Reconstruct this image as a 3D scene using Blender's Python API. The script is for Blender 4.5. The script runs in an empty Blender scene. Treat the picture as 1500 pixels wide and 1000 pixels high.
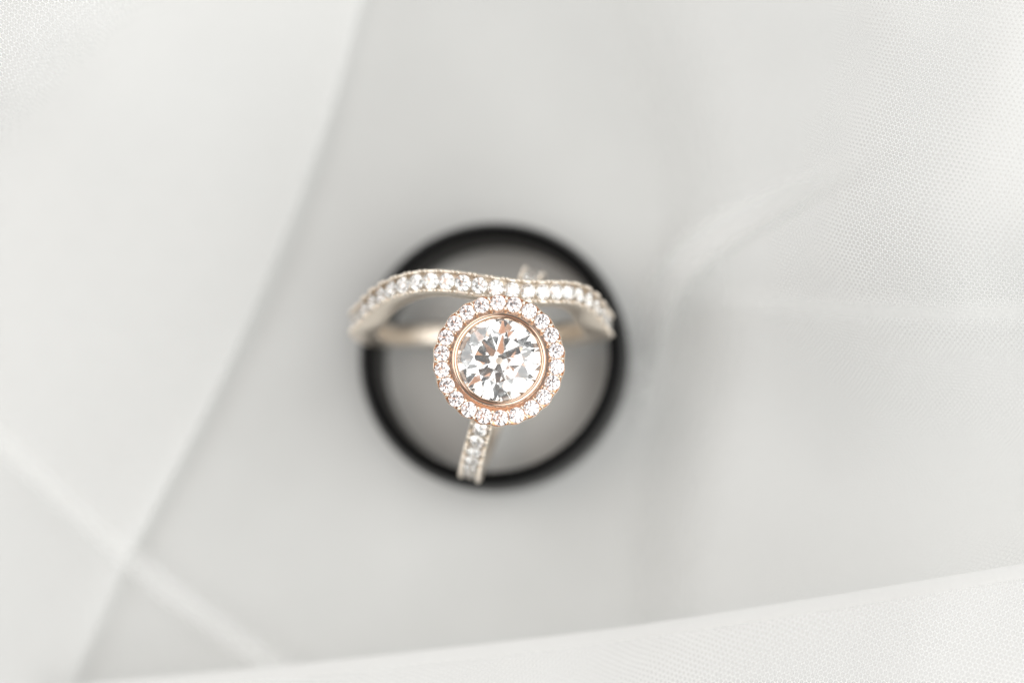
import bpy, bmesh, math, random
import numpy as np
from mathutils import Vector, Matrix, Quaternion

random.seed(4)
SC = bpy.context.scene
COL = SC.collection
MM = 0.001                      # everything below is authored in millimetres, built at real size

# ------------------------------------------------------------------ camera
LENS, SENSOR = 56.0, 36.0
FPX = LENS / SENSOR * 1500.0    # focal length in photograph pixels (1500 x 1000)
NADIR = (1030.0, 840.0)          # where the plumb line vanishes in the photograph
n_cam = Vector((NADIR[0] - 750, -(NADIR[1] - 500), -FPX)).normalized()
CAM_Q = n_cam.rotation_difference(Vector((0, 0, -1)))
CAM_R = CAM_Q.to_matrix()

def ray(u, v):
    return CAM_R @ Vector((u - 750, -(v - 500), -FPX)) / FPX     # one unit of depth

RIM_Z = 6.0
CAM_P = Vector((0, 0, RIM_Z)) - ray(718, 517) * 143.0             # millimetres

def W(u, v, z):
    """photo position at height z (mm) -> point in the place (mm)"""
    r = ray(u, v)
    return CAM_P + r * ((z - CAM_P.z) / r.z)

def px(p):
    q = CAM_R.transposed() @ (Vector(p) - CAM_P)
    return (750 + FPX * q.x / -q.z, 500 - FPX * q.y / -q.z, -q.z)

HEAD_TOP = W(731, 527, 23.4)
FOCUS = px(HEAD_TOP)[2] + 0.1

def zfocus(u, v):
    return (CAM_P + ray(u, v) * FOCUS).z

cam = bpy.data.cameras.new('camera')
cam.lens, cam.sensor_width, cam.sensor_fit = LENS, SENSOR, 'HORIZONTAL'
cam.clip_start, cam.clip_end = 0.002, 20.0
cam.dof.use_dof = True
cam.dof.focus_distance = FOCUS * MM
cam.dof.aperture_fstop = LENS / 8.0
camo = bpy.data.objects.new('camera', cam)
COL.objects.link(camo)
camo.rotation_mode = 'QUATERNION'
camo.rotation_quaternion = CAM_Q
camo.location = CAM_P * MM
SC.camera = camo

# ------------------------------------------------------------------ light of a room by a window
world = bpy.data.worlds.new('World')
SC.world = world
world.use_nodes = True
bg = world.node_tree.nodes['Background']
bg.inputs[0].default_value = (0.96, 0.98, 1.0, 1)
bg.inputs[1].default_value = 0.17

def area_lamp(name, loc, size, power, color, target=(0, 0, 0.01)):
    l = bpy.data.lights.new(name, 'AREA')
    l.shape = 'RECTANGLE'
    l.size, l.size_y = size
    l.energy, l.color = power, color
    o = bpy.data.objects.new(name, l)
    COL.objects.link(o)
    o.location = loc
    o.rotation_euler = (Vector(target) - Vector(loc)).to_track_quat('-Z', 'Y').to_euler()
    return o

area_lamp('window_light', (0.56, -0.22, 0.54), (1.50, 1.10), 9.4, (0.995, 1.0, 0.985))
area_lamp('second_window_light', (-0.54, 0.34, 0.54), (1.35, 1.05), 6.0, (0.995, 1.0, 0.99))
area_lamp('added_warm_overhead', (0.02, -0.05, 0.56), (0.13, 0.12), 0.034, (1.0, 0.42, 0.18))  # added lamp in place of warm skin overhead, turns central facets orange
area_lamp('added_warm_glint', (-0.20, 0.05, 0.50), (0.15, 0.15), 0.07, (1.0, 0.50, 0.24))  # added warm patch out of view, gives the stones peach glints; not a real lamp

vs = SC.view_settings
vs.view_transform, vs.look, vs.exposure, vs.gamma = 'Standard', 'None', 0.22, 1.0
vs.use_curve_mapping = False
cy = SC.cycles
cy.max_bounces, cy.transmission_bounces, cy.glossy_bounces = 24, 20, 12
cy.diffuse_bounces, cy.transparent_max_bounces = 6, 24
cy.use_denoising = True

# ------------------------------------------------------------------ materials
def new_mat(name):
    m = bpy.data.materials.new(name)
    m.use_nodes = True
    nt = m.node_tree
    nt.nodes.clear()
    return m, nt, nt.nodes.new('ShaderNodeOutputMaterial')

def mat_metal(name, color, rough, scratch=0.0):
    m, nt, out = new_mat(name)
    b = nt.nodes.new('ShaderNodeBsdfPrincipled')
    b.inputs['Base Color'].default_value = (*color, 1)
    b.inputs['Metallic'].default_value = 1.0
    tc = nt.nodes.new('ShaderNodeTexCoord')
    ns = nt.nodes.new('ShaderNodeTexNoise')
    ns.inputs['Scale'].default_value = 2600.0
    ns.inputs['Detail'].default_value = 4.0
    nt.links.new(tc.outputs['Object'], ns.inputs['Vector'])
    mr = nt.nodes.new('ShaderNodeMapRange')
    mr.inputs['To Min'].default_value = rough * 0.6
    mr.inputs['To Max'].default_value = rough * 1.6
    nt.links.new(ns.outputs['Fac'], mr.inputs['Value'])
    nt.links.new(mr.outputs['Result'], b.inputs['Roughness'])
    if scratch:
        bp = nt.nodes.new('ShaderNodeBump')
        bp.inputs['Strength'].default_value = scratch
        bp.inputs['Distance'].default_value = 0.00005
        nt.links.new(ns.outputs['Fac'], bp.inputs['Height'])
        nt.links.new(bp.outputs['Normal'], b.inputs['Normal'])
    nt.links.new(b.outputs[0], out.inputs[0])
    return m

def mat_diamond(name, ior=2.42, tint=(0.995, 0.995, 0.992)):
    m, nt, out = new_mat(name)
    g = nt.nodes.new('ShaderNodeBsdfGlass')
    g.inputs['Color'].default_value = (*tint, 1)
    g.inputs['Roughness'].default_value = 0.0
    g.inputs['IOR'].default_value = ior
    nt.links.new(g.outputs[0], out.inputs[0])
    return m

def mat_cloth(name):
    m, nt, out = new_mat(name)
    b = nt.nodes.new('ShaderNodeBsdfPrincipled')
    tc = nt.nodes.new('ShaderNodeTexCoord')
    ns = nt.nodes.new('ShaderNodeTexNoise')
    ns.inputs['Scale'].default_value = 60.0
    ns.inputs['Detail'].default_value = 6.0
    nt.links.new(tc.outputs['Object'], ns.inputs['Vector'])
    cr = nt.nodes.new('ShaderNodeValToRGB')
    cr.color_ramp.elements[0].position, cr.color_ramp.elements[1].position = 0.3, 0.7
    cr.color_ramp.elements[0].color = (0.582, 0.585, 0.571, 1)
    cr.color_ramp.elements[1].color = (0.622, 0.625, 0.611, 1)
    nt.links.new(ns.outputs['Fac'], cr.inputs['Fac'])
    nt.links.new(cr.outputs['Color'], b.inputs['Base Color'])
    b.inputs['Roughness'].default_value = 0.8
    b.inputs['Specular IOR Level'].default_value = 0.2
    wv = nt.nodes.new('ShaderNodeTexNoise')
    wv.inputs['Scale'].default_value = 3500.0
    nt.links.new(tc.outputs['Object'], wv.inputs['Vector'])
    bp = nt.nodes.new('ShaderNodeBump')
    bp.inputs['Strength'].default_value = 0.3
    bp.inputs['Distance'].default_value = 0.0001
    nt.links.new(wv.outputs['Fac'], bp.inputs['Height'])
    nt.links.new(bp.outputs['Normal'], b.inputs['Normal'])
    nt.links.new(b.outputs[0], out.inputs[0])
    return m

def mat_tulle(name, pitch=0.39, lo=-1.15, hi=-0.5, film=0.30, alb=0.935, trans=0.30):
    """fine hexagonal net: threads of white yarn, open cells between (UV in millimetres)"""
    m, nt, out = new_mat(name)
    N, L = nt.nodes.new, nt.links.new
    uv = N('ShaderNodeUVMap')
    wob = N('ShaderNodeTexNoise')
    wob.inputs['Scale'].default_value = 0.22
    L(uv.outputs[0], wob.inputs['Vector'])
    sub = N('ShaderNodeVectorMath'); sub.operation = 'SUBTRACT'
    sub.inputs[1].default_value = (0.5, 0.5, 0.5)
    L(wob.outputs['Color'], sub.inputs[0])
    scl = N('ShaderNodeVectorMath'); scl.operation = 'SCALE'
    scl.inputs['Scale'].default_value = 0.6
    L(sub.outputs[0], scl.inputs[0])
    add = N('ShaderNodeVectorMath'); add.operation = 'ADD'
    L(uv.outputs[0], add.inputs[0]); L(scl.outputs[0], add.inputs[1])
    k = 2 * math.pi / (pitch * math.sqrt(3) / 2)
    tot = None
    for a in (20, 80, 140):
        d = N('ShaderNodeVectorMath'); d.operation = 'DOT_PRODUCT'
        L(add.outputs[0], d.inputs[0])
        d.inputs[1].default_value = (k * math.cos(math.radians(a)), k * math.sin(math.radians(a)), 0)
        c = N('ShaderNodeMath'); c.operation = 'COSINE'
        L(d.outputs['Value'], c.inputs[0])
        if tot is None:
            tot = c
        else:
            s = N('ShaderNodeMath'); s.operation = 'ADD'
            L(tot.outputs[0], s.inputs[0]); L(c.outputs[0], s.inputs[1])
            tot = s
    mr = N('ShaderNodeMapRange'); mr.interpolation_type = 'SMOOTHSTEP'
    mr.inputs['From Min'].default_value = lo
    mr.inputs['From Max'].default_value = hi
    mr.inputs['To Min'].default_value = 1.0
    mr.inputs['To Max'].default_value = film
    L(tot.outputs[0], mr.inputs['Value'])
    dif = N('ShaderNodeBsdfDiffuse'); dif.inputs['Color'].default_value = (alb, alb * 1.0, alb * 0.99, 1)
    trl = N('ShaderNodeBsdfTranslucent'); trl.inputs['Color'].default_value = (alb, alb * 1.0, alb * 0.99, 1)
    mx = N('ShaderNodeMixShader'); mx.inputs[0].default_value = trans
    L(dif.outputs[0], mx.inputs[1]); L(trl.outputs[0], mx.inputs[2])
    tr = N('ShaderNodeBsdfTransparent')
    fin = N('ShaderNodeMixShader')
    at = N('ShaderNodeAttribute'); at.attribute_name = 'cover'
    mu = N('ShaderNodeMath'); mu.operation = 'MULTIPLY'
    L(mr.outputs['Result'], mu.inputs[0]); L(at.outputs['Fac'], mu.inputs[1])
    L(mu.outputs[0], fin.inputs[0]); L(tr.outputs[0], fin.inputs[1]); L(mx.outputs[0], fin.inputs[2])
    L(fin.outputs[0], out.inputs[0])
    return m

def mat_black(name, r0, r1, spec):
    m, nt, out = new_mat(name)
    b = nt.nodes.new('ShaderNodeBsdfPrincipled')
    b.inputs['Base Color'].default_value = (0.004, 0.004, 0.0042, 1)
    b.inputs['Specular IOR Level'].default_value = spec
    tc = nt.nodes.new('ShaderNodeTexCoord')
    ns = nt.nodes.new('ShaderNodeTexNoise')
    ns.inputs['Scale'].default_value = 900.0
    nt.links.new(tc.outputs['Object'], ns.inputs['Vector'])
    mr = nt.nodes.new('ShaderNodeMapRange')
    mr.inputs['To Min'].default_value, mr.inputs['To Max'].default_value = r0, r1
    nt.links.new(ns.outputs['Fac'], mr.inputs['Value'])
    nt.links.new(mr.outputs['Result'], b.inputs['Roughness'])
    nt.links.new(b.outputs[0], out.inputs[0])
    return m

ROSE = mat_metal('rose_gold', (0.93, 0.81, 0.69), 0.10, 0.10)
PALE = mat_metal('pale_rose_gold', (0.93, 0.84, 0.73), 0.32, 0.15)
BEZEL = mat_metal('polished_rose_gold', (0.90, 0.67, 0.52), 0.06, 0.05)
DIAMOND = mat_diamond('diamond')
PINKISH = mat_diamond('faintly_pink_diamond', tint=(0.994, 0.985, 0.987))
CLOTH = mat_cloth('white_cloth')
TULLE = mat_tulle('tulle_net')
DENSE = mat_tulle('dense_tulle_net', film=0.60, alb=0.88)
DUNE = mat_tulle('dune_tulle_net', film=0.38, alb=0.92)
LINING = mat_tulle('fine_tulle_net', pitch=4.0, lo=-400.0, hi=400.0, film=0.06, alb=0.895, trans=0.25)
WISP = mat_tulle('wispy_tulle_net', pitch=4.0, lo=-400.0, hi=400.0, film=-0.52, alb=0.965, trans=0.15)
FAINT = mat_tulle('faint_tulle_net', pitch=4.0, lo=-400.0, hi=400.0, film=-0.72, alb=0.965, trans=0.15)
VISIBLE = mat_tulle('light_tulle_net', film=0.20, alb=0.86)
SHEER = mat_tulle('sheer_tulle_net', pitch=4.0, lo=-400.0, hi=400.0, film=-0.4, alb=0.965, trans=0.15)
BLACK = mat_black('satin_black_ceramic', 0.30, 0.45, 0.10)
BLACK_GLOSS = mat_black('polished_black_ceramic', 0.04, 0.10, 1.0)

# ------------------------------------------------------------------ helpers
def mesh(name, verts, faces, smooth=False, uv=None):
    me = bpy.data.meshes.new(name)
    me.from_pydata([tuple(c * MM for c in v) for v in verts], [], faces)
    if uv is None:
        bm = bmesh.new()
        bm.from_mesh(me)
        bmesh.ops.recalc_face_normals(bm, faces=bm.faces[:])
        bm.to_mesh(me)
        bm.free()
    me.update()
    if smooth:
        me.polygons.foreach_set('use_smooth', [True] * len(me.polygons))
    if uv is not None:
        lay = me.uv_layers.new(name='UVMap')
        arr = np.array(uv, dtype=np.float32)
        idx = np.empty(len(me.loops), dtype=np.int32)
        me.loops.foreach_get('vertex_index', idx)
        lay.data.foreach_set('uv', arr[idx].ravel())
    return me

def link(name, data, mat=None, parent=None, mtx=None):
    o = bpy.data.objects.new(name, data)
    COL.objects.link(o)
    if mat is not None and data is not None and not data.materials:
        data.materials.append(mat)
    if parent is not None:
        o.parent = parent
    if mtx is not None:
        o.matrix_basis = mtx
    return o

def tag(o, label, category=None, group=None, kind=None):
    o['label'] = label
    if category: o['category'] = category
    if group: o['group'] = group
    if kind: o['kind'] = kind
    return o

def frame(pos, x, y, z):
    m = Matrix.Identity(4)
    for i, a in enumerate((x, y, z)):
        m[0][i], m[1][i], m[2][i] = a
    m[0][3], m[1][3], m[2][3] = (c * MM for c in pos)
    return m

def lathe(profile, n=128, closed=True, wob=None):
    """profile: list of (r, z); wob(angle, k) scales the radius"""
    vs_, fs = [], []
    m = len(profile)
    for i in range(n):
        a = 2 * math.pi * i / n
        for k, (r, z) in enumerate(profile):
            rr = r + (wob(a, k) if wob else 0)
            vs_.append((rr * math.cos(a), rr * math.sin(a), z))
    for i in range(n):
        j = (i + 1) % n
        for k in range(m if closed else m - 1):
            l = (k + 1) % m
            fs.append((i * m + k, j * m + k, j * m + l, i * m + l))
    return vs_, fs

def sweep(points, axial, profile, closed=True):
    """points: centre line; axial: per-point B hint; profile: list of (b, n) offsets, n outward"""
    n = len(points)
    vs_, fs, fr = [], [], []
    for i in range(n):
        a, b = points[(i - 1) % n], points[(i + 1) % n]
        t = (b - a).normalized()
        B = (axial[i] - t * axial[i].dot(t)).normalized()
        Nn = t.cross(B).normalized()
        fr.append((points[i], t, B, Nn))
        for (pb, pn) in profile(i) if callable(profile) else profile:
            vs_.append(points[i] + B * pb + Nn * pn)
    m = len(vs_) // n
    for i in range(n if closed else n - 1):
        j = (i + 1) % n
        for k in range(m):
            l = (k + 1) % m
            fs.append((i * m + k, i * m + l, j * m + l, j * m + k))
    return vs_, fs, fr

def brilliant(table=0.57, crown=34.5, pav=40.8, girdle=0.045):
    """57-facet round brilliant of unit girdle radius, girdle top at z = 0"""
    hc = (1 - table) * math.tan(math.radians(crown))
    hp = math.tan(math.radians(pav))
    V, F = [], []
    def p(r, deg, z):
        V.append((r * math.cos(math.radians(deg)), r * math.sin(math.radians(deg)), z))
        return len(V) - 1
    rs, rl = 0.79, 0.27
    c22 = math.cos(math.radians(22.5))
    T = [p(table, 45 * k, hc) for k in range(8)]
    S = [p(rs, 45 * k + 22.5, (1 - rs * c22) * hc / (1 - table)) for k in range(8)]
    G = [p(1, 22.5 * k, 0) for k in range(16)]
    H = [p(1, 22.5 * k, -girdle) for k in range(16)]
    Lw = [p(rl, 45 * k + 22.5, -girdle - hp * (1 - rl * c22)) for k in range(8)]
    C = p(0, 0, -girdle - hp)
    F.append(T[:])
    for k in range(8):
        k1, g = (k + 1) % 8, 2 * k
        F.append((T[k], S[k], T[k1]))
        F.append((T[k], S[k - 1], G[g], S[k]))
        F.append((S[k], G[g], G[g + 1]))
        F.append((S[k], G[g + 1], G[(g + 2) % 16]))
        F.append((C, Lw[k], H[g], Lw[k - 1]))
        F.append((Lw[k], H[g + 1], H[g]))
        F.append((Lw[k], H[(g + 2) % 16], H[g + 1]))
    for k in range(16):
        k1 = (k + 1) % 16
        F.append((G[k], H[k], H[k1], G[k1]))
    return V, F

def stone_mesh(name, R, **kw):
    V, F = brilliant(**kw)
    return mesh(name, [(x * R, y * R, z * R) for x, y, z in V], F)

def bead_mesh(name, r, lx=1.0, lz=1.0, seg=10, rings=7):
    V, F = [(0, 0, r * lz)], []
    for i in range(1, rings):
        a = math.pi * i / rings
        for j in range(seg):
            b = 2 * math.pi * j / seg
            V.append((r * lx * math.sin(a) * math.cos(b), r * math.sin(a) * math.sin(b), r * lz * math.cos(a)))
    V.append((0, 0, -r * lz))
    for j in range(seg):
        F.append((0, 1 + j, 1 + (j + 1) % seg))
        for i in range(rings - 2):
            q, w = 1 + i * seg, 1 + (i + 1) * seg
            F.append((q + j, w + j, w + (j + 1) % seg, q + (j + 1) % seg))
        q = 1 + (rings - 2) * seg
        F.append((len(V) - 1, q + (j + 1) % seg, q + j))
    return mesh(name, V, F, smooth=True)

# ------------------------------------------------------------------ the cloth underneath
def rbf(ctrl, smooth=1e-4):
    P = np.array([(c[0], c[1]) for c in ctrl], float) / 300.0
    z = np.array([c[2] for c in ctrl], float)
    n = len(P)
    def ker(d2):
        return np.where(d2 > 1e-12, 0.5 * d2 * np.log(np.maximum(d2, 1e-12)), 0.0)
    D = ((P[:, None] - P[None]) ** 2).sum(-1)
    A = np.zeros((n + 3, n + 3))
    A[:n, :n] = ker(D) + smooth * np.eye(n)
    A[:n, n], A[:n, n + 1:] = 1, P
    A[n, :n], A[n + 1:, :n] = 1, P.T
    w = np.linalg.solve(A, np.concatenate([z, np.zeros(3)]))
    def f(u, v):
        q = np.array([u, v]) / 300.0
        d2 = ((P - q) ** 2).sum(-1)
        return float(ker(d2) @ w[:n] + w[n] + w[n + 1:] @ q)
    return f

def smoothstep(a, b, x):
    t = min(1.0, max(0.0, (x - a) / (b - a)))
    return t * t * (3 - 2 * t)

def base_z(x, y):
    d = math.hypot(x, y)
    h = 0.8 * math.sin(x * 0.06 + 1.1) * math.sin(y * 0.05 + 0.4) + 0.5 * math.sin(x * 0.11 - y * 0.09)
    return 0.35 * h * smoothstep(16, 45, d)

def build_base():
    n = 120
    V, F = [], []
    for j in range(n + 1):
        for i in range(n + 1):
            x, y = -200 + 400 * i / n, -200 + 400 * j / n
            V.append((x, y, base_z(x, y)))
    for j in range(n):
        for i in range(n):
            a = j * (n + 1) + i
            F.append((a, a + 1, a + n + 2, a + n + 1))
    o = link('cloth_surface', mesh('cloth_surface', V, F, smooth=True), CLOTH)
    tag(o, 'plain white cloth lying flat under the rings and the veil', 'cloth', kind='structure')
build_base()

# ------------------------------------------------------------------ the tulle veil
veil = link('tulle_veil', None)
tag(veil, 'sheer white tulle veil heaped in soft folds around the rings', 'veil')

def curve(pts):
    """piecewise smooth x(y) through (key, value...) rows"""
    ks = np.array([p[0] for p in pts], float)
    vals = np.array([p[1:] for p in pts], float)
    def f(k):
        k = min(max(k, ks[0]), ks[-1])
        i = min(max(int(np.searchsorted(ks, k)) - 1, 0), len(ks) - 2)
        t = (k - ks[i]) / (ks[i + 1] - ks[i])
        def sl(j):
            a, b = max(j - 1, 0), min(j + 1, len(ks) - 1)
            return (vals[b] - vals[a]) / (ks[b] - ks[a])
        h = ks[i + 1] - ks[i]
        m0, m1 = sl(i) * h, sl(i + 1) * h
        t2, t3 = t * t, t * t * t
        return vals[i] * (2 * t3 - 3 * t2 + 1) + m0 * (t3 - 2 * t2 + t) + vals[i + 1] * (-2 * t3 + 3 * t2) + m1 * (t3 - t2)
    return f

def fold(label, edge, far, along, zf, hem, n_along=150, n_across=150, power=1.4, wave=0.0, seed=0.0, mat=None, low=0.45, cover=None, shear=0.35):
    """a layer of net from its turned edge to its far side. edge(k), far(k) -> photo (u, v); zf(u, v) height.
    hem: width in photo px of the strip turned under along the edge (0: raw edge)."""
    rows = []
    for i in range(n_along + 1):
        k = along[0] + (along[1] - along[0]) * i / n_along
        e, f = np.array(edge(k)), np.array(far(k))
        d = f - e
        L = np.linalg.norm(d)
        row = []
        hw = hem(k) if callable(hem) else hem
        if hw:
            for s, dz in ((1.0, -1.3), (0.75, -1.28), (0.5, -1.22), (0.28, -1.1), (0.12, -0.9), (0.03, -0.62), (0.0, -0.36)):
                q = e + d / L * hw * s
                row.append((q, dz))
            row.append((e + d / L * hw * 0.03, -0.12))
        for j in range(n_across + 1):
            s = (j / n_across) ** power
            off = hw * 0.1 * (1 - j / n_across) if hw else 0
            q = e + d / L * (off + (L - off) * s)
            row.append((q, 0.0))
        rows.append(row)
    V, UV, F, CV = [], [], [], []
    m = len(rows[0])
    for i, row in enumerate(rows):
        for jj, (q, dz) in enumerate(row):
            CV.append(cover(i / n_along, jj / (len(row) - 1)) if cover else 1.0)
            z = zf(q[0], q[1])
            z += wave * math.sin(q[0] * 0.011 + q[1] * 0.017 + seed) * math.sin(q[0] * 0.021 - q[1] * 0.006 + seed)
            p = W(q[0], q[1], z)
            z = max(z + dz, base_z(p.x, p.y) + low + 0.15 * dz)
            p = W(q[0], q[1], z)
            V.append(p)
            UV.append((p.x + shear * z, p.y + shear * z))
    for i in range(len(rows) - 1):
        for j in range(m - 1):
            a = i * m + j
            F.append((a, a + m, a + m + 1, a + 1))
    me = mesh('fold', V, F, smooth=True, uv=UV)
    me.attributes.new('cover', 'FLOAT', 'POINT').data.foreach_set('value', CV)
    o = link('fold', me, mat or TULLE, veil)
    o['label'] = label
    return o

# broad layer whose turned edge slants down past the rings, climbing towards one corner
zB = rbf([(540, -60, 2.2), (470, 200, 2.1), (330, 540, 2.0), (190, 810, 1.9), (90, 1030, 1.8),
          (300, 200, 9.5), (180, 450, 7.5), (0, 640, 7), (0, 850, 4.6), (-60, 1040, 3.6),
          (230, 20, 13.5), (20, 230, 13.5), (0, 0, 21), (-90, -60, 25)])
edgeB = curve([(-60, 545), (200, 470), (540, 330), (810, 190), (1060, 78)])
fold('broad pale layer with a long slanting turned edge', lambda k: (edgeB(k)[0], k), lambda k: (-90, k),
     (-60, 1060), zB, 0, wave=0.08, seed=0.5, mat=LINING, low=0.2)

# corner layer that climbs until its net comes into focus
zC = rbf([(u, v, zfocus(u, v) + d) for u, v, d in ((250, 0, -9), (120, 130, -8.5), (0, 250, -9), (300, -60, -10), (-90, 330, -10), (150, 60, -4.5), (60, 150, -4.5),
          (70, 60, -1.5), (10, 10, 0.2), (-90, -60, 2), (110, 10, -1.5), (10, 110, -1.5))])
fold('small layer of visible net heaped on the broad pale layer', lambda k: (300 - 390 * k, -60 + 390 * k), lambda k: (-40 - 90 * k, -100 + 60 * k),
     (0, 1), zC, 0, n_along=70, n_across=60, power=1.0, mat=VISIBLE, shear=0.05, cover=lambda a, b: smoothstep(0.0, 0.35, b))

# the same stretch again: the veil lies double there
pl = curve([(-70, 575), (0, 640), (190, 812), (420, 985), (520, 1060)])
pl_u = curve([(575, -70), (640, 0), (812, 190)])
fold('second thickness lying under the broad pale layer', lambda k: (edgeB(k)[0] + 2, k),
     lambda k: (-90 if k < 570 else float(pl_u(k)[0]) - 14, k), (-60, 806), lambda u, v: zB(u, v) - 0.4, 0, n_along=110, n_across=90,
     wave=0.1, seed=0.9, mat=LINING, low=0.12)

# narrow pleat crossing low down
fold('narrow flat pleat crossing the slanting edge', lambda k: (k + 16, pl(k)[0] - 18), lambda k: (k - 20, pl(k)[0] + 24),
     (-70, 520), lambda u, v: max(zB(u, v), 2.0) + 0.4, 0, n_across=14, power=1.0, mat=SHEER, cover=lambda a, b: math.sin(math.pi * b) ** 1.2)

# layer along the bottom with a firm turned edge
botE = curve([(60, 1012), (150, 1000), (500, 966), (900, 920), (1200, 875), (1500, 826), (1620, 806)])
zF = rbf([(100, 1010, 5), (500, 966, 8.5), (900, 920, 11.5), (1200, 875, 13.0), (1500, 826, 14.5), (1620, 806, 15),
          (500, 1080, 11), (900, 1060, 14.5), (1200, 1000, 16.5), (1500, 960, 17.5), (1600, 1060, 18.5), (100, 1100, 7),
          (1000, 980, 14), (1350, 910, 16)])
for q, lab in enumerate(('bright layer with a firm turned edge rising out of the heap', 'lining thickness under the bright turned layer')):
    fold(lab, lambda k: (k, botE(k)[0] + 2 * q), lambda k: (k + 40, 1130), (60, 1620),
         lambda u, v, q=q: zF(u, v) - 0.8 * q, 0 if q else 14, n_along=220, n_across=80, wave=0.15, seed=q, mat=SHEER if q else DENSE)

fold('narrow hem along the firm turned edge', lambda k: (k, botE(k)[0] - 1), lambda k: (k + 3, botE(k)[0] + 20), (60, 1620),
     lambda u, v: zF(u, v) + 0.15, 0, n_along=220, n_across=8, power=1.0, mat=LINING)

# swirling layer beside the rings that climbs into a soft dune
edgeG = curve([(-60, 850), (100, 900), (250, 940), (400, 958), (480, 956), (560, 944), (680, 905), (830, 882), (1000, 905)])
zG = rbf([(850, -60, 0), (900, 100, 0), (940, 250, -1.0), (958, 400, -0.5), (1050, 0, 3), (1050, 150, 4), (1160, 130, 9), (1110, 270, 9), (1040, 320, 6.5), (985, 400, 3.6), (956, 480, 0.5), (944, 560, -0.6), (905, 680, -1), (882, 830, -1), (905, 1000, -1),
          (1270, 0, zfocus(1270, 0) - 5), (1380, 0, zfocus(1380, 0)), (1340, 130, zfocus(1340, 130)), (1280, 280, zfocus(1280, 280) - 0.5),
          (1195, 375, zfocus(1195, 375) - 5), (1215, 200, zfocus(1215, 200) - 7), (1120, 340, 11.5), (1080, 420, 10), (1030, 460, 7),
          (1400, 430, zfocus(1400, 430)), (1495, 425, zfocus(1495, 425)), (1300, 440, zfocus(1300, 440) - 2.5),
          (1500, 60, zfocus(1500, 60) + 4.5), (1480, 280, zfocus(1480, 280) + 5), (1560, 350, zfocus(1560, 350) + 4),
          (1300, 540, 12), (1130, 490, 9.5), (1130, 580, 6), (1500, 540, 12), (1400, 660, 6.5), (1200, 690, 4), (1010, 620, 2.5),
          (1300, 780, 4.5), (1050, 760, 2.2), (1500, 760, 5), (1000, 850, 2), (1300, 900, 5), (1560, 860, 8), (1150, 950, 3), (1620, 100, zfocus(1500, 60) + 2)])
fold('swirling layer that climbs from the black ring into a soft dune of visible net', lambda k: (edgeG(k)[0], k), lambda k: (1640, k), (-60, 1000),
     zG, 0, n_along=190, n_across=150, power=1.15, wave=0.12, low=0.08, mat=DUNE, cover=lambda a, b: smoothstep(0.0, 0.30, b))

def pleat(label, pts, width, zf, mat, fade=0.7):
    """narrow pleat following a curve on another layer, tapering out at both ends"""
    c = curve([(i, *p) for i, p in enumerate(pts)])
    n = len(pts) - 1
    def side(s):
        def f(k):
            a, b = c(max(k - 0.05, 0)), c(min(k + 0.05, n))
            d = (b - a) / np.linalg.norm(b - a)
            w = width * (0.6 + 0.4 * math.sin(math.pi * min(max(k / n, 0), 1)))
            return tuple(c(k) + s * 0.5 * w * np.array([-d[1], d[0]]))
        return f
    fold(label, side(-1), side(1), (0, n), zf, 0, n_along=90, n_across=16, power=1.0, mat=mat, cover=lambda a, b: math.sin(math.pi * b) ** 1.3 * smoothstep(0, 0.25, a) * (1 - smoothstep(fade, 1.0, a)))

swirl = [(925, 640), (936, 570), (950, 490), (988, 404), (1040, 352), (1105, 312), (1180, 274), (1262, 236), (1350, 190)]
crest = [(985, 425), (1100, 441), (1200, 450), (1300, 456), (1400, 458), (1520, 455), (1660, 448)]
pleat('soft pale pleat curling round the swirling layer', swirl, 78, lambda u, v: zG(u, v) + 0.5, LINING, 0.5)
pleat('inner thickness of the curling pleat', swirl, 54, lambda u, v: zG(u, v) + 0.8, LINING, 0.5)
pleat('innermost thickness of the curling pleat', swirl, 66, lambda u, v: zG(u, v) + 1.1, LINING, 0.55)
pleat('long pale pleat along the crest of the dune', crest, 62, lambda u, v: zG(u, v) + 0.5, SHEER, 0.99)

# ------------------------------------------------------------------ black ring lying flat
def build_black():
    ro, ri, h = 12.35, 10.6, RIM_Z
    prof = [(ri, 0.35), (ri + 0.35, 0.0), (ro - 0.6, 0.0), (ro - 0.12, 0.25), (ro, 0.8),
            (ro, h - 1.5), (ro - 0.10, h - 1.1), (ro - 0.55, h - 0.25), (ro - 0.8, h - 0.06), (ro - 1.0, h),
            (ri + 0.45, h), (ri + 0.2, h - 0.06), (ri + 0.05, h - 0.22), (ri, h - 0.5)]
    V, F = lathe(prof, 160)
    me = mesh('black_ring', V, F, smooth=True)
    o = link('black_ring', me, BLACK)
    me.materials.append(BLACK_GLOSS)
    for p in me.polygons:
        if math.hypot(*p.center.xy) > (ro - 0.5) * MM:
            p.material_index = 1
    tag(o, 'plain glossy black ring lying flat with two diamond rings standing in it', 'ring')
    return o
build_black()

# ------------------------------------------------------------------ small shared stones and prongs
MELEE = stone_mesh('melee_diamond', 0.62, table=0.56)
MELEE.materials.append(PINKISH)
BAND_STONE = stone_mesh('band_diamond', 0.665, table=0.56)
BAND_STONE.materials.append(DIAMOND)
PRONG = bead_mesh('prong', 0.18, 1.0, 1.3)
PRONG.materials.append(PALE)
CLAW = bead_mesh('claw', 0.14, 1.6, 1.3)
CLAW.materials.append(ROSE)

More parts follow.
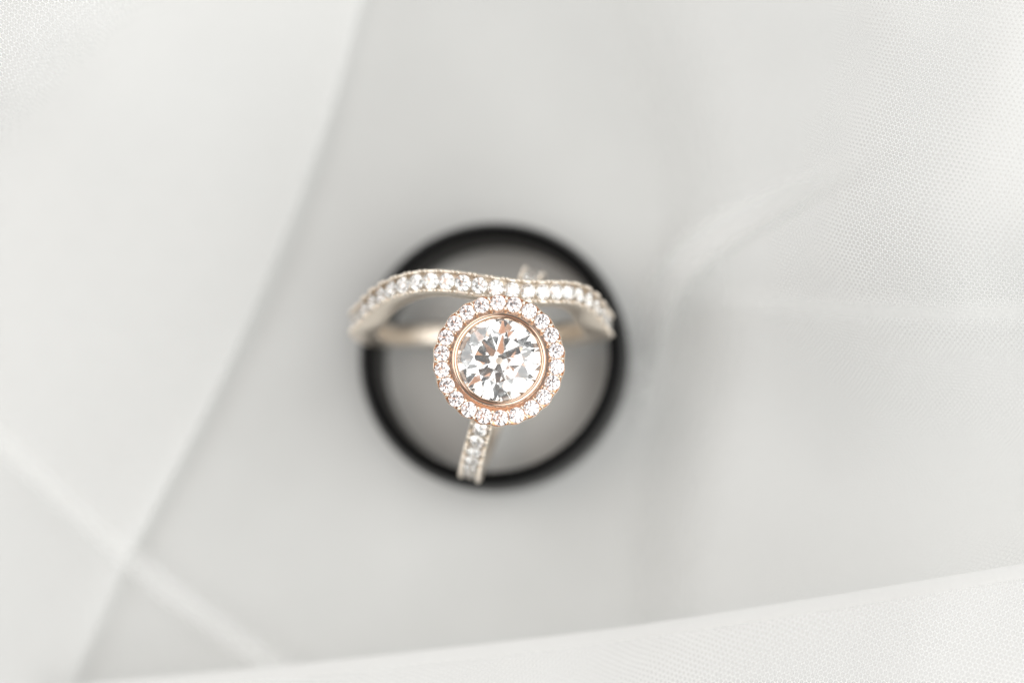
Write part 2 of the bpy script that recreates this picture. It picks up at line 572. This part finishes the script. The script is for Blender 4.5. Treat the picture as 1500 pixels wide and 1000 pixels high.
def channel_profile(hw, th, depth, lip):
    """hoop section: half width, thickness, channel depth, lip width; n = 0 at the outer face"""
    if depth <= 0.01:
        depth = 0.012
    return [(-hw + 0.2, -th), (hw - 0.2, -th), (hw - 0.04, -th + 0.14), (hw, -th + 0.4), (hw, -0.18), (hw - 0.06, -0.04), (hw - 0.14, 0.0),
            (hw - lip, -0.03), (hw - lip - 0.02, -depth), (-hw + lip + 0.02, -depth), (-hw + lip, -0.03),
            (-hw + 0.14, 0.0), (-hw + 0.06, -0.04), (-hw, -0.18), (-hw, -th + 0.4), (-hw + 0.04, -th + 0.14)]

def set_row(parent, fr_at, angles, hw, lift, rot0=0.0):
    """stones at the given angles, two prongs on each side in the gaps between"""
    for a in angles:
        p, t, B, Nn = fr_at(a)
        r = rot0 + random.uniform(-0.3, 0.3)
        tilt = (Nn + t * random.uniform(-0.1, 0.1) + B * random.uniform(-0.1, 0.1)).normalized()
        x = (t * math.cos(r) + B * math.sin(r)); x = (x - tilt * x.dot(tilt)).normalized()
        link('diamond', BAND_STONE, None, parent, frame(p + Nn * lift, x, tilt.cross(x), tilt))
    step = angles[1] - angles[0]
    for a in [angles[0] - step / 2] + [q + step / 2 for q in angles]:
        for s in (-1, 1):
            for d in (-0.15, 0.15):
                p, t, B, Nn = fr_at(a + d * step)
                link('prong', PRONG, None, parent, frame(p + B * s * (hw - 0.18) + Nn * 0.08, t, B, Nn))

# ------------------------------------------------------------------ curved wedding band standing in the black ring
def build_wedding():
    RO, zc = 10.85, 11.5
    hw, th = 0.97, 2.2
    xl, xr = W(520, 480, zc).x, W(893, 478, zc).x
    xc = 0.5 * (xl + xr)
    RO = 0.5 * (xr - xl)
    zc = 22.5 - RO
    # photo positions of the middle of the stone row, from one side over the top to the other
    mid = [(522, 472), (533, 447), (558, 428), (576, 421), (595, 414), (617, 410), (640, 410), (680, 414), (720, 421), (760, 427), (800, 428), (838, 425), (868, 438), (882, 456), (888, 472)]
    us, vs2 = [m[0] for m in mid], [m[1] for m in mid]
    rows = []
    for deg in (-78, -60, -45, -33, -22, -12, -3, 6, 15, 25, 38, 52, 65, 80):
        a = math.radians(deg)
        x, z = xc + RO * math.sin(a), zc + RO * math.cos(a)
        y = 4.0
        for _ in range(12):                 # where along the ring's axis the photo shows it
            u, v, _d = px((x, y, z))
            tv = float(np.interp(u, us, vs2))
            y += (v - tv) / FPX * _d
        rows.append((deg, y))
    yb = W(718, 484, zc - RO + 1).y
    ym = 0.5 * (rows[0][1] + rows[-1][1])
    def low(deg, v):                        # height of the hoop at that angle, where the photo shows its middle
        a = math.radians(deg)
        return W(718, v, zc + RO * math.cos(a)).y
    rows = rows + [(108, low(108, 482)), (145, low(145, 494)), (180, low(180, 494)), (215, low(215, 490)), (252, low(252, 490))]
    ext = [(d - 360, y) for d, y in rows[-4:]] + rows + [(d + 360, y) for d, y in rows[:4]]
    ks, ys = np.array([e[0] for e in ext], float), np.array([e[1] for e in ext], float)
    dense = np.arange(-140, 290, 1.0)
    yi = np.interp(dense, ks, ys)
    kern = np.exp(-0.5 * (np.arange(-18, 19) / 6.0) ** 2); kern /= kern.sum()
    ysm = np.convolve(np.pad(yi, 18, mode='edge'), kern, 'valid')
    def Y(deg):
        d = (deg + 100) % 360 - 100
        return float(np.interp(d, dense, ysm))
    base = Vector((xc, Y(180), zc - RO))
    def P(deg):
        a = math.radians(deg)
        return Vector((xc + RO * math.sin(a), Y(deg), zc + RO * math.cos(a))) - base
    root = link('wedding_band', None)
    root.location = base * MM
    tag(root, 'curved pale gold wedding band lined with small diamonds, arched behind the round halo', 'ring')
    n = 240
    degs = [360 * i / n for i in range(n)]
    pts = [P(d) for d in degs]
    def prof(i):
        d = (degs[i] + 180) % 360 - 180
        on = 1 - smoothstep(124, 129, abs(d))
        return channel_profile(hw, th, 0.8 * on, 0.25)
    V, F, _ = sweep(pts, [Vector((0, 1, 0))] * n, prof)
    body = link('band', mesh('band', V, F, smooth=True), PALE, root)
    md = body.modifiers.new('edge', 'EDGE_SPLIT'); md.split_angle = math.radians(50)
    def fr_at(deg):
        p = P(deg)
        t = (P(deg + 1) - P(deg - 1)).normalized()
        B = Vector((0, 1, 0)); B = (B - t * B.dot(t)).normalized()
        return p, t, B, t.cross(B).normalized()
    step = 1.34 / RO * 180 / math.pi
    angs = [step * i for i in range(-17, 18)]
    set_row(body, fr_at, angs, hw, -0.10)
    return root
build_wedding()

# ------------------------------------------------------------------ engagement ring with a halo head
def build_engagement():
    zc = 11.0
    lo, hi = W(691, 706, zc - 0.5), W(785, 410, zc - 0.5)
    c = 0.5 * (lo + hi)
    RO = 0.5 * (hi - lo).length
    up = (HEAD_TOP - Vector((c.x, c.y, zc))).normalized()
    up = (up * 0.75 + (CAM_P - HEAD_TOP).normalized() * 0.25).normalized()
    es = (hi - lo); es = (es - up * es.dot(up)).normalized()
    en = up.cross(es).normalized()
    HT = 2.75                                      # head top above the hoop
    RO = min(RO, 10.0)
    base = HEAD_TOP - up * (HT + 2 * RO)
    root = link('engagement_ring', None, mtx=frame(base, es, en, up))
    tag(root, 'rose gold engagement ring with a large round diamond in a diamond halo, standing upright', 'ring')
    print('ENG base', tuple(round(q, 2) for q in base), 'RO', round(RO, 2), 'lean', round(math.degrees(up.angle(Vector((0, 0, 1)))), 1),
          'to cam', round(math.degrees(up.angle(CAM_P - HEAD_TOP)), 1))
    hw, th = 0.95, 1.45
    n = 220
    ex, ey, ez = Vector((1, 0, 0)), Vector((0, 1, 0)), Vector((0, 0, 1))
    def P(deg):
        a = math.radians(deg)
        return Vector((RO * math.sin(a), 0, RO + RO * math.cos(a)))
    degs = [360 * i / n for i in range(n)]
    def prof(i):
        d = abs((degs[i] + 180) % 360 - 180)
        on = (1 - smoothstep(98, 103, d)) * smoothstep(14, 18, d)
        return channel_profile(hw, th, 0.8 * on, 0.25)
    V, F, _ = sweep([P(d) for d in degs], [ey] * n, prof)
    sh = link('shank', mesh('shank', V, F, smooth=True), PALE, root)
    md = sh.modifiers.new('edge', 'EDGE_SPLIT'); md.split_angle = math.radians(50)
    def fr_at(deg):
        p = P(deg); t = (P(deg + 1) - P(deg - 1)).normalized()
        return p, t, ey, t.cross(ey).normalized()
    step = 1.38 / RO * 180 / math.pi
    for s in (-1, 1):
        angs = [s * (28 + step * i) for i in range(9)]
        set_row(sh, fr_at, sorted(angs), hw, -0.10)
    # ---- head, built about its own axis with z = 0 at the top of the halo rim
    top = 2 * RO + HT
    RB, RH, ORB, NH = 3.72, 5.22, 4.55, 22
    def at(x, y, z): return Vector((x, y, z + top))
    # halo tray: floor, outer scalloped wall
    prof_h = [(RB - 0.10, -0.95), (RB - 0.05, -1.35), (RH - 0.9, -1.35), (RH - 0.25, -1.0), (RH - 0.03, -0.55), (RH, -0.34), (RH - 0.02, -0.25), (RH - 0.06, -0.22),
              (RH - 0.11, -0.25), (RH - 0.16, -0.36), (RH - 0.45, -0.95)]
    V, F = lathe(prof_h, 264, wob=lambda a, k: (0.05 * math.cos(NH * a) if 3 <= k <= 9 else 0))
    halo = link('halo_tray', mesh('halo_tray', [(x, y, z + top) for x, y, z in V], F, smooth=True), ROSE, root)
    md = halo.modifiers.new('edge', 'EDGE_SPLIT'); md.split_angle = math.radians(45)
    for k in range(NH):
        a = 2 * math.pi * (k + 0.15) / NH
        rad, tan = Vector((math.cos(a), math.sin(a), 0)), Vector((-math.sin(a), math.cos(a), 0))
        nz = (ez + rad * (0.10 + random.uniform(-0.04, 0.04)) + tan * random.uniform(-0.12, 0.12)).normalized()
        r = random.uniform(0, 0.8)
        x = rad * math.cos(r) + tan * math.sin(r); x = (x - nz * x.dot(nz)).normalized()
        link('diamond', MELEE, None, halo, frame(at(*(rad * ORB).xy, -0.10), x, nz.cross(x), nz))
        b = a + math.pi / NH
        rad, tan = Vector((math.cos(b), math.sin(b), 0)), Vector((-math.sin(b), math.cos(b), 0))
        link('prong', CLAW, None, halo, frame(at(*(rad * (RB + 0.40)).xy, -0.14), rad, tan, ez))
        link('prong', CLAW, None, halo, frame(at(*(rad * (RH - 0.30)).xy, -0.10), rad, tan, ez))
    # bezel: polished collar around the centre stone
    prof_b = [(RB, -1.3), (RB, 0.24), (RB - 0.05, 0.36), (RB - 0.14, 0.43), (RB - 0.28, 0.44), (RB - 0.38, 0.38), (RB - 0.43, 0.28), (RB - 0.47, 0.08), (RB - 0.36, 0.02), (RB - 0.33, -0.3), (RB - 0.55, -0.75), (RB - 1.4, -1.8), (RB - 1.2, -1.9)]
    V, F = lathe(prof_b, 160)
    bz = link('bezel', mesh('bezel', [(x, y, z + top) for x, y, z in V], F, smooth=True), BEZEL, root)
    md = bz.modifiers.new('edge', 'EDGE_SPLIT'); md.split_angle = math.radians(60)
    # gallery under the head, carried by the hoop
    prof_g = [(1.6, -HT - 0.5), (2.2, -1.8), (RB - 0.2, -1.3), (RB + 0.3, -1.34), (RB, -1.75), (2.7, -2.0), (2.1, -HT - 0.5)]
    V, F = lathe(prof_g, 64)
    link('gallery', mesh('gallery', [(x, y, z + top) for x, y, z in V], F, smooth=True), ROSE, root)
    # centre stone
    cs = stone_mesh('centre_stone', RB - 0.40, table=0.58, crown=33.5)
    cs.materials.append(DIAMOND)
    r = math.radians(12)
    link('centre_stone', cs, None, root, frame(at(0, 0, 0.02), Vector((math.cos(r), math.sin(r), 0)), Vector((-math.sin(r), math.cos(r), 0)), ez))['label'] = 'large round brilliant diamond'
    return root
build_engagement()
